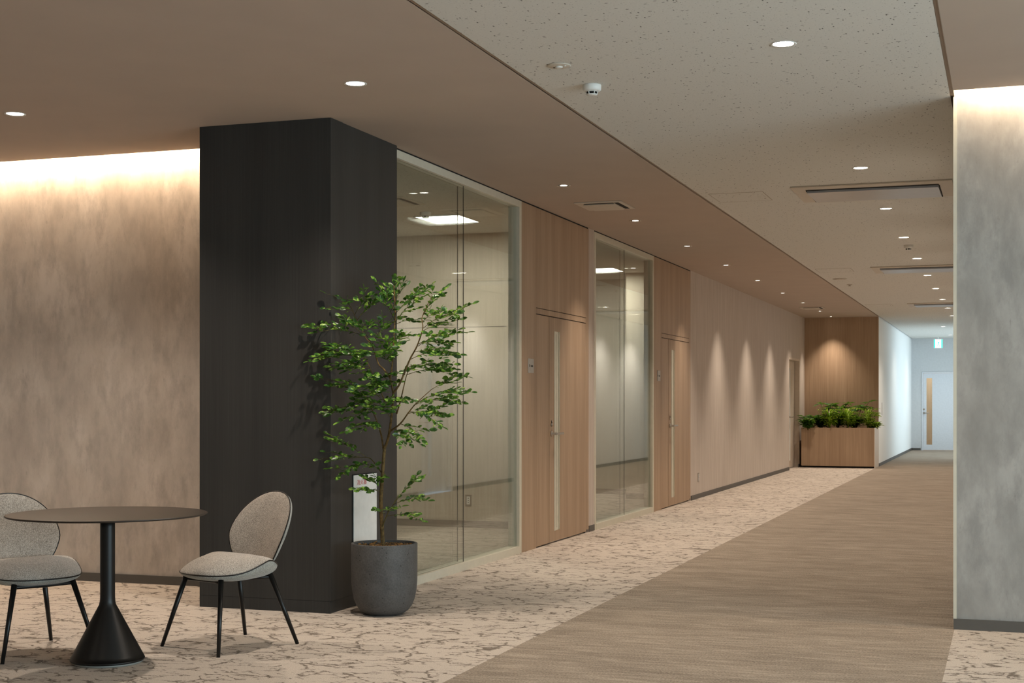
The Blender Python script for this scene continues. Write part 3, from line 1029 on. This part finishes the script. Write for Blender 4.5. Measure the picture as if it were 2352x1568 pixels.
plate('wall_socket', (-5.19, 13.62, .28), 0, 'steel wall socket plate low on the first meeting room wall')
plate('wall_socket', (WX, 18.85, .278), math.pi / 2, 'steel wall socket plate low on the papered corridor wall')
r = plate('light_switch', (EX, 30.2, 1.15), math.pi / 2, 'small grey switch plate on the white wall beside the planter', .05, .26)
r['category'] = 'switch'

# ------------------------------------------------------------------ round table
tb = empty('round_table', (-4.18, 5.985, 0))
MB().lathe([(.0, .716), (.40, .716), (.474, .722), (.482, .727), (.480, .731), (.472, .732), (.0, .732)], 96, cap0=False, cap1=False).build('tabletop', 'tabletop', tb)
prof = [(.176, .012), (.179, .016), (.178, .022)]
for k in range(13):
    t = k / 12
    prof.append((.178 + (.040 - .178) * t, .022 + (.285 - .022) * t))
prof += [(.0375, .300), (.0362, .315), (.0358, .34), (.0358, .66), (.0358, .716)]
MB().lathe(prof, 64).build('pedestal', 'black_metal', tb)
MB().lathe([(.165, 0), (.170, .004), (.170, .012)], 64).build('foot_ring', 'foot_ring', tb)
MB().lathe([(.12, .708), (.12, .716)], 32).build('mounting_plate', 'black_metal', tb)
tag(tb, 'round dark bronze pedestal table with a black cone base', 'table')

# ------------------------------------------------------------------ shell chairs
def chair():
    r = empty('shell_chair')
    n = 72

    Y0_ = .015

    def outline(t):          # seat plan, front = -y
        c, s = math.cos(t), math.sin(t)
        y = Y0_ + (.225 * s if s > 0 else .272 * s)
        wfac = .250 - .055 * max(0, s) ** 1.5
        return wfac * math.copysign(abs(c) ** .80, c), y

    def rim(t):
        s = math.sin(t)
        return .394 + .064 * math.exp(-((s - .22) / (.50 if s < .22 else .55)) ** 2)
    ts = [2 * math.pi * k / n for k in range(n)]
    rows = []
    for j in range(17):
        u = math.sin(j / 16 * math.pi / 2)
        row = []
        for t in ts:
            x, y = outline(t)
            yy = Y0_ + (y - Y0_) * u
            zc = .466 - .5 * max(0, -(yy + .05)) ** 2 - .08 * max(0, yy)
            zz = rim(t) * u ** 3 + zc * (1 - u ** 3) + .020 * math.sqrt(max(0, 1 - u ** 6)) - .001
            row.append((x * u, yy, zz))
        rows.append(row)
    MB().grid(rows).build('seat_cushion', 'fabric', r)
    rows = []
    for j in range(15):
        u = math.sin(j / 14 * math.pi / 2)
        row = []
        for t in ts:
            x, y = outline(t)
            k = math.sqrt(max(0, 1 - u ** 3.2))
            row.append((x * u, Y0_ + (y - Y0_) * u, rim(t) - (rim(t) - .350) * k + .0))
        rows.append(list(reversed(row)))
    MB().grid(rows).build('seat_shell', 'fabric_back', r)
    MB().tube([(outline(t)[0] * 1.004, outline(t)[1] * 1.004, rim(t)) for t in ts], .0036, 6, True).build('piping', 'black_metal', r)

    # backrest: egg outline on a surface curved round the sitter
    zc, hh = .590, .205

    def bout(t):
        c, s = math.cos(t), math.sin(t)
        z = zc + hh * s
        wx = .228 if s >= -.1 else .228 - .040 * ((-.1 - s) / .9)
        return wx * math.copysign(abs(c) ** (.92 if s > 0 else .62), c), z

    def spine(x, z):
        k = (z - .40) / .40
        return .170 + .085 * k + .055 * k * k - 1.25 * x * x * (1.2 - .75 * max(0, min(1, k)))
    for nm, mat, sign, bulge in (('backrest_cushion', 'fabric', -1, .016), ('backrest_shell', 'fabric_back', 1, .050)):
        rows = []
        for j in range(15):
            u = math.sin(j / 14 * math.pi / 2)
            row = []
            for t in ts:
                x, z = bout(t)
                x, z = x * u, zc + (z - zc) * u
                k = math.sqrt(max(0, 1 - u ** 4))
                row.append((x, spine(x, z) + sign * bulge * k, z))
            rows.append(row if sign < 0 else list(reversed(row)))
        MB().grid(rows).build(nm, mat, r)
    MB().tube([(bout(t)[0] * 1.004, spine(*bout(t)), zc + (bout(t)[1] - zc) * 1.004) for t in ts], .0036, 6, True).build('piping', 'black_metal', r)
    # legs and the frame under the shell
    for sx in (-1, 1):
        for tx, ty, fx, fy in ((.150, -.175, .245, -.262), (.135, .150, .224, .262)):
            MB().tube([(sx * tx, ty, .375), (sx * fx, fy, 0)], [.0145, .0095], 14).build('leg', 'black_metal', r)
    f = MB()
    f.tube([(-.150, -.175, .358), (0, -.10, .345), (.150, -.175, .358)], .010, 8)
    f.tube([(-.135, .150, .358), (0, .06, .345), (.135, .150, .358)], .010, 8)
    f.tube([(0, -.10, .345), (0, .06, .345)], .012, 8)
    f.build('under_frame', 'black_metal', r)
    return r


ch = chair()
ch.location = (-3.855, 6.612, 0); ch.rotation_euler = (0, 0, math.radians(-23))
tag(ch, 'grey fabric shell chair with black piping in front of the dark column', 'chair', 'shell chairs at the round table')
ch2 = copy_tree(ch)
ch2.location = (-4.735, 6.11, 0); ch2.rotation_euler = (0, 0, math.radians(60))
tag(ch2, 'grey fabric shell chair partly hidden behind the round table', 'chair', 'shell chairs at the round table')

# ------------------------------------------------------------------ potted tree
rng = random.Random(7)
PT = Vector((-3.555, 7.90, 0))
DP = -SA * PT.x + CA * PT.y
tree = empty('potted_tree', PT)
tag(tree, 'leafy small tree in a dark grey stone pot before the dark column', 'plant')
prof = [(.0, .0), (.085, .0), (.115, .006), (.145, .026), (.168, .056), (.184, .095), (.194, .145), (.199, .20), (.200, .30), (.200, .425), (.198, .430), (.186, .430), (.183, .426), (.183, .38)]
MB().lathe(prof, 64, cap0=False, cap1=False).build('pot', 'stone', tree)
MB().lathe([(.183, .395), (.10, .402), (.02, .404)], 40, cap0=False).build('soil', 'soil', tree)
mu = MB()
for k in range(420):
    t, q = rng.random() * 6.283, math.sqrt(rng.random()) * .172
    p = Vector((q * math.cos(t), q * math.sin(t), .404 + rng.random() * .014))
    d = Vector((rng.uniform(-1, 1), rng.uniform(-1, 1), rng.uniform(-.4, .5))).normalized() * rng.uniform(.008, .022)
    s = Vector((rng.uniform(-1, 1), rng.uniform(-1, 1), rng.uniform(-.5, .5))).normalized() * rng.uniform(.002, .005)
    mu.poly([p - d, p + s, p + d, p - s + Vector((0, 0, .003))])
mo = mu.build('mulch', 'mulch', tree); mo['kind'] = 'stuff'


def tp(x, y, dd=0.0):
    d = DP + dd
    while True:
        p = at_depth(x, y, d)
        if p.x > CXR + .03 or p.y < CY0 - .05:
            return p - PT
        d -= .01


def smooth_path(pts, n=5):
    out = []
    m = len(pts)
    for i in range(m - 1):
        p0, p1, p2, p3 = pts[max(i - 1, 0)], pts[i], pts[i + 1], pts[min(i + 2, m - 1)]
        for k in range(n):
            t = k / n
            out.append(0.5 * ((2 * p1) + (p2 - p0) * t + (2 * p0 - 5 * p1 + 4 * p2 - p3) * t * t + (3 * p1 - p0 - 3 * p2 + p3) * t ** 3))
    out.append(pts[-1])
    return out


def limb(name, px, r0, r1, mat='bark'):
    pts = smooth_path([tp(*p) for p in px])
    m = len(pts)
    MB().tube(pts, [r0 + (r1 - r0) * i / (m - 1) for i in range(m)], 8).build(name, mat, tree)


limb('trunk', [(880, 1262, 0), (877, 1200, .0), (875, 1150, -.005), (879, 1085, 0), (883, 1030, 0)], .0125, .010)
limb('branch', [(883, 1030, 0), (891, 1008, 0), (898, 968, -.01), (903, 906, -.02), (897, 869, -.03), (901, 839, -.03), (906, 760, 0), (908, 715, .02), (905, 655, .03)], .009, .003)
limb('branch', [(881, 1034, 0), (876, 1000, .03), (866, 968, .06), (850, 930, .09), (836, 905, .10)], .006, .003)
limb('branch', [(897, 869, -.03), (882, 848, 0), (869, 834, .03), (854, 792, .06), (838, 772, .08), (806, 705, .09)], .006, .002)
limb('branch', [(904, 902, -.02), (919, 879, -.05), (941, 826, -.08), (958, 794, -.10), (971, 754, -.12), (970, 727, -.12), (992, 680, -.13)], .007, .002)
limb('branch', [(896, 990, 0), (919, 973, -.08), (940, 945, -.12), (956, 926, -.15), (991, 894, -.18)], .006, .002)
limb('branch', [(911, 950, .02), (921, 916, .06), (930, 876, .10), (940, 842, .13)], .005, .002)
limb('branch', [(884, 921, .03), (871, 891, .0), (854, 856, -.04), (842, 824, -.06)], .005, .002)
limb('branch', [(876, 1085, 0), (858, 1060, .05), (842, 1050, .07), (800, 1052, .08)], .004, .0015, 'twig')
limb('branch', [(876, 1215, 0), (890, 1180, -.05), (902, 1160, -.08), (915, 1138, -.10)], .004, .0018, 'twig')

# sprays: start px, end px, depth at start and end, number of side twigs
SPR = [
    (906, 715, 884, 668, .03, .08, 3), (907, 700, 926, 648, .02, -.02, 2), (905, 690, 904, 650, .03, .10, 2), (906, 735, 880, 690, .02, -.06, 3),
    (907, 740, 962, 690, .0, -.06, 4), (908, 720, 975, 672, .0, .06, 4), (970, 727, 1008, 676, -.12, -.18, 3), (970, 740, 1000, 720, -.12, -.05, 2),
    (971, 754, 1052, 720, -.12, -.22, 5), (971, 760, 1030, 748, -.12, -.02, 4), (907, 745, 960, 740, 0, .10, 3), (960, 795, 1034, 770, -.1, -.24, 5),
    (958, 790, 1018, 792, -.1, .02, 4), (950, 808, 1020, 826, -.1, -.26, 5), (941, 826, 1030, 812, -.08, -.14, 4), (940, 842, 1022, 848, .12, .02, 4),
    (935, 860, 1040, 862, .1, -.05, 5), (956, 926, 1058, 905, -.15, -.28, 6), (950, 930, 1035, 925, -.15, -.05, 4), (991, 894, 1045, 880, -.18, -.10, 4),
    (940, 945, 1012, 978, -.12, -.22, 4), (935, 950, 1005, 955, -.1, .0, 3), (919, 973, 968, 1010, -.08, -.18, 4), (905, 985, 940, 1018, -.04, -.14, 4),
    (806, 705, 784, 686, .09, .05, 2), (815, 722, 845, 682, .09, .02, 4), (820, 735, 870, 690, .09, .12, 3), (812, 715, 774, 712, .09, .15, 2),
    (838, 772, 722, 765, .08, .02, 5), (830, 765, 792, 742, .08, .02, 3), (854, 792, 890, 745, .06, .0, 4), (850, 785, 820, 742, .06, -.08, 4),
    (842, 824, 765, 800, -.06, -.12, 4), (846, 830, 800, 812, -.06, -.22, 4), (842, 824, 733, 828, -.06, .04, 5), (848, 845, 790, 855, -.05, .06, 4),
    (854, 856, 800, 838, -.04, -.20, 4), (900, 840, 868, 812, -.03, -.20, 4), (901, 830, 890, 780, -.03, -.18, 4), (903, 800, 934, 770, -.02, -.14, 4),
    (836, 905, 768, 888, .10, .06, 4), (845, 918, 885, 880, .09, -.06, 3), (850, 930, 775, 950, .09, .02, 5), (855, 940, 812, 962, .07, -.10, 4),
    (866, 968, 832, 990, .05, -.14, 4), (898, 960, 868, 938, -.01, -.20, 4), (900, 945, 850, 925, -.02, -.16, 4), (903, 920, 930, 925, -.02, -.16, 3),
    (842, 1050, 778, 1012, .07, .10, 3), (830, 1050, 766, 1058, .08, .05, 4), (850, 1060, 783, 1092, .06, .03, 3), (870, 1075, 845, 1072, .02, -.05, 2),
    (876, 1130, 826, 1128, 0, -.08, 3), (876, 1122, 842, 1100, 0, -.05, 3), (876, 1110, 864, 1095, 0, -.06, 1),
    (902, 1160, 968, 1098, -.08, -.12, 2), (904, 1158, 982, 1150, -.08, -.14, 2), (888, 1185, 968, 1196, -.05, -.12, 2), (885, 1180, 862, 1172, -.02, -.10, 1), (890, 1175, 905, 1170, -.05, -.16, 1),
]
_g = random.Random(21)
for _k in range(10):
    _x, _y = _g.uniform(850, 975), _g.uniform(770, 985)
    _t = _g.choice((-1, 1))
    SPR.append((_x, _y, _x + _t * _g.uniform(30, 60), _y - _g.uniform(-12, 25), _g.uniform(-.12, .08), _g.uniform(-.26, .12), 3))
leaves = []     # (position, direction, normal, size)
tw = MB()


def spray(a, b, side, lv):
    L = (b - a).length
    ax = (b - a).normalized()
    sag = Vector((0, 0, 1)) * (.10 * L)
    def clear(p):
        q = p + PT
        return p if q.x > CXR + .04 or q.y < CY0 - .05 else Vector((p.x, CY0 - .05 - PT.y, p.z))
    a, b = clear(a), clear(b)
    pts = [a + (b - a) * (k / 6) + sag * math.sin(k / 6 * math.pi) * (1 if lv == 0 else .5) for k in range(7)]
    tw.tube(pts, [(.0020 if lv == 0 else .0012) * (1 - .6 * k / 6) for k in range(7)], 5)
    step = .0165
    m = max(3, int(L * (.86 if lv == 0 else 1.0) / step))
    up = Vector((0, 0, 1))
    sd = ax.cross(up)
    if sd.length < .2:
        sd = ax.cross(Vector((1, 0, 0)))
    sd.normalize()
    nrm = sd.cross(ax).normalized()
    for k in range(m + 1):
        t = .18 + .82 * k / m if lv == 0 else .15 + .85 * k / m
        i = min(5, int(t * 6)); f = t * 6 - i
        p = pts[i].lerp(pts[i + 1], f)
        sg = 1 if k % 2 else -1
        if k == m:
            d = ax
        else:
            d = (ax * rng.uniform(.35, .9) + sd * sg * rng.uniform(.6, 1.0) + up * rng.uniform(-.35, .4)).normalized()
        nn = (nrm * .55 + Vector((rng.uniform(-.7, .8), rng.uniform(-1.2, .35), rng.uniform(-.3, .6)))).normalized()
        nn = (nn - d * nn.dot(d)).normalized()
        leaves.append((p, d, nn, rng.uniform(.034, .052) * (1.0 if k < m else 1.1)))
    for k in range(side):
        t = .3 + .62 * (k + rng.random() * .5) / max(1, side)
        i = min(5, int(t * 6))
        p = pts[i].lerp(pts[i + 1], t * 6 - i)
        sg = 1 if k % 2 else -1
        d = (ax * rng.uniform(.5, .9) + sd * sg * rng.uniform(.5, 1.0) + up * rng.uniform(-.15, .35)).normalized()
        spray(p, p + d * min(.13, L * rng.uniform(.35, .55) + .02), 0, lv + 1)


for x0, y0, x1, y1, d0, d1, sd_ in SPR:
    spray(tp(x0, y0, d0), tp(x1, y1, d1), sd_, 0)
two = tw.build('twigs', 'twig', tree); two['kind'] = 'stuff'


def leaf_mesh(name, mat, w=.25):
    mb = MB()
    v = [(0, 0, 0), (.28, w * .8, .03), (.28, 0, -.02), (.28, -w * .8, .03), (.62, w, .02), (.62, 0, -.04), (.62, -w, .02), (.86, w * .6, -.02), (.86, 0, -.06), (.86, -w * .6, -.02), (1, 0, -.09)]
    mb.v = v
    mb.f = [(0, 2, 1), (0, 3, 2), (1, 2, 5, 4), (2, 3, 6, 5), (4, 5, 8, 7), (5, 6, 9, 8), (7, 8, 10), (8, 9, 10)]
    mb.smooth = [True] * len(mb.f)
    return mb.mesh(name, M[mat])


lm = leaf_mesh('leaf', 'leaf')
camdir = Vector((0, 0, EYE)) - PT


def leaf_matrix(p, d, nn, s):
    y = nn.cross(d)
    return Matrix(((d.x * s, y.x * s, nn.x * s, p.x), (d.y * s, y.y * s, nn.y * s, p.y), (d.z * s, y.z * s, nn.z * s, p.z), (0, 0, 0, 1)))


def shown(l):
    v = (camdir - l[0]); v.normalize()
    return l[3] ** 2 * (abs(l[2].dot(v)) + .05)


leaves = [l for l in leaves if not (l[0].x + PT.x < CXR + .03 and l[0].y + PT.y > CY0 - .04)]
leaves.sort(key=shown, reverse=True)
for l in leaves[:300]:
    o = bpy.data.objects.new('leaf', lm); col.objects.link(o)
    o.parent = tree
    o.matrix_local = leaf_matrix(*l)
rest = MB()
lv0 = [v.co.copy() for v in lm.vertices]
lf0 = [tuple(p.vertices) for p in lm.polygons]
for l in leaves[300:]:
    mt = leaf_matrix(*l)
    i = len(rest.v)
    rest.v += [tuple(mt @ q) for q in lv0]
    rest.f += [tuple(i + k for k in f) for f in lf0]
    rest.smooth += [True] * len(lf0)
ro = rest.build('foliage', 'leaf', tree); ro['kind'] = 'stuff'

# ------------------------------------------------------------------ planter and its plants
PX0, PX1, PY0, PY1, PH = -3.84, EX + .002, 28.52, FY - .004, .785
pl = empty('planter_box', ((PX0 + PX1) / 2, (PY0 + PY1) / 2, 0))
hx, hy = (PX1 - PX0) / 2, (PY1 - PY0) / 2
MB().box(-hx, hx - .014, -hy, -hy + .02, .035, PH).build('front_panel', 'oak', pl)
MB().box(hx - .014, hx, -hy, hy, .0, PH).build('side_panel', 'beige_door', pl)  # pale colour imitates the light falling on this side
MB().box(-hx, -hx + .02, -hy + .02, hy, .035, PH).build('side_panel', 'oak', pl)
MB().box(-hx + .02, hx - .02, -hy + .03, hy, 0, .035).build('toe_kick', 'dark', pl)
MB().box(-hx + .02, hx - .014, -hy + .02, hy, PH - .10, PH - .05).build('soil', 'soil', pl)
tag(pl, 'oak veneer planter box in front of the oak end wall', 'planter')


def bunch(name, px, base_d, lab, kind, seed):
    """one plant of the planter: px = (foot x, top x, top y, spread px)"""
    g = random.Random(seed)
    fx, tx, ty, spr = px
    d0 = base_d
    foot = at_depth(fx, 980, d0); foot.z = PH - .05
    topp = at_depth(tx, ty, d0)
    sp = spr / FPX * d0
    r = empty(name, foot)
    H = topp.z - foot.z
    off = topp - foot
    st = MB()
    lf = MB()

    def blade(p, d, L, w, mat_n):
        d = d.normalized()
        y = d.cross(Vector((g.uniform(-.4, .4), g.uniform(-.4, .4), 1)))
        if y.length < .1:
            y = d.cross(Vector((1, 0, 0)))
        y.normalize()
        q = p + d * L * .5 + Vector((0, 0, .02 * L))
        e = p + d * L - Vector((0, 0, .12 * L))
        i = len(lf.v)
        lf.v += [tuple(p), tuple(q + y * w), tuple(e), tuple(q - y * w)]
        lf.f.append((i, i + 1, i + 2, i + 3)); lf.smooth.append(True)
    if kind == 'umbrella':
        for k in range(9):
            a = g.uniform(0, 6.28); q = g.uniform(.15, 1.0)
            tip = off + Vector((math.cos(a) * sp * q, math.sin(a) * sp * q * .6, -H * .45 * g.random()))
            st.tube([(0, 0, 0), tuple(tip * .55 + Vector((0, 0, H * .12))), tuple(tip)], [.006, .004, .003], 5)
            for j in range(9):
                b = j / 9 * 6.28 + g.random()
                blade(tip, Vector((math.cos(b), math.sin(b), g.uniform(-.35, .45))), g.uniform(.13, .20), .028, 0)
    elif kind == 'bush':
        for k in range(34):
            a = g.uniform(0, 6.28); q = math.sqrt(g.random())
            tip = off + Vector((math.cos(a) * sp * q, math.sin(a) * sp * q * .6, -H * .5 * q * g.random()))
            st.tube([(0, 0, 0), tuple(tip * .5 + Vector((0, 0, H * .1))), tuple(tip)], [.004, .003, .002], 4)
            for j in range(16):
                t = g.uniform(.35, 1)
                p = tip * t
                b = g.uniform(0, 6.28)
                blade(p, Vector((math.cos(b), math.sin(b), g.uniform(-.3, .6))), g.uniform(.07, .12), .020, 0)
    else:                   # fern / grass
        for k in range(110):
            a = g.uniform(0, 6.28)
            dr = Vector((math.cos(a), math.sin(a) * .7, 0))
            q = g.uniform(.3, 1)
            p1 = off * .55 * q + dr * sp * .3 * q + Vector((0, 0, H * .35 * q))
            p2 = off * .7 * q + dr * sp * q + Vector((0, 0, H * (.3 - .5 * g.random()) * q))
            y = Vector((-dr.y, dr.x, 0)) * .008
            i = len(lf.v)
            z0 = Vector((0, 0, 0))
            lf.v += [tuple(z0 - y), tuple(z0 + y), tuple(p1 + y), tuple(p1 - y), tuple(p2)]
            lf.f += [(i, i + 1, i + 2, i + 3), (i + 3, i + 2, i + 4)]; lf.smooth += [True, True]
            for j in range(5):
                t = g.uniform(.2, 1)
                pp = p1.lerp(p2, t)
                b = g.uniform(0, 6.28)
                blade(pp, Vector((math.cos(b), math.sin(b), g.uniform(-.3, .3))), g.uniform(.05, .09), .011, 0)
        st.tube([(0, 0, -.02), (0, 0, .03)], .01, 6)
    mats = {'umbrella': 'leaf_dark', 'bush': 'leaf', 'grass': 'leaf_lime'}
    st.build('stems', 'twig', r)['kind'] = 'stuff'
    lo = lf.build('foliage', mats[kind], r); lo['kind'] = 'stuff'
    return tag(r, lab, 'plant')


DB = -SA * -3.1 + CA * 28.95
bunch('umbrella_plant', (1900, 1903, 920, 34), DB + .05, 'dark umbrella-leaved plant rising at the papered wall end of the planter', 'umbrella', 1)
bunch('umbrella_plant', (1965, 1965, 921, 34), DB + .05, 'dark umbrella-leaved plant rising at the white wall end of the planter', 'umbrella', 2)
bunch('umbrella_plant', (1868, 1866, 950, 24), DB - .1, 'low dark spiky-leaved plant in the planter beside the recessed door', 'umbrella', 3)
bunch('bush_plant', (1925, 1925, 950, 22), DB - .05, 'small green leafy bush in the middle of the planter', 'bush', 4)
bunch('bush_plant', (1885, 1884, 953, 22), DB - .05, 'small green bush below the umbrella plant by the papered wall', 'bush', 5)
bunch('bush_plant', (1960, 1960, 952, 22), DB - .05, 'small green bush between the middle bush and the lime fern', 'bush', 6)
bunch('fern', (1906, 1905, 932, 28), DB - .30, 'lime green fern in the planter under the spotlit oak wall', 'grass', 7)
bunch('fern', (1948, 1948, 932, 28), DB - .30, 'lime green fern between the two umbrella plants', 'grass', 8)
bunch('fern', (1993, 1994, 932, 34), DB - .30, 'feathery lime fern at the planter corner by the white wall', 'grass', 9)
bunch('trailing_plant', (2006, 2012, 966, 18), DB - .15, 'trailing plant spilling over the planter corner', 'grass', 10)
bunch('bush_plant', (1856, 1856, 962, 18), DB - .3, 'tiny dark bush at the planter end beside the recessed door', 'bush', 11)
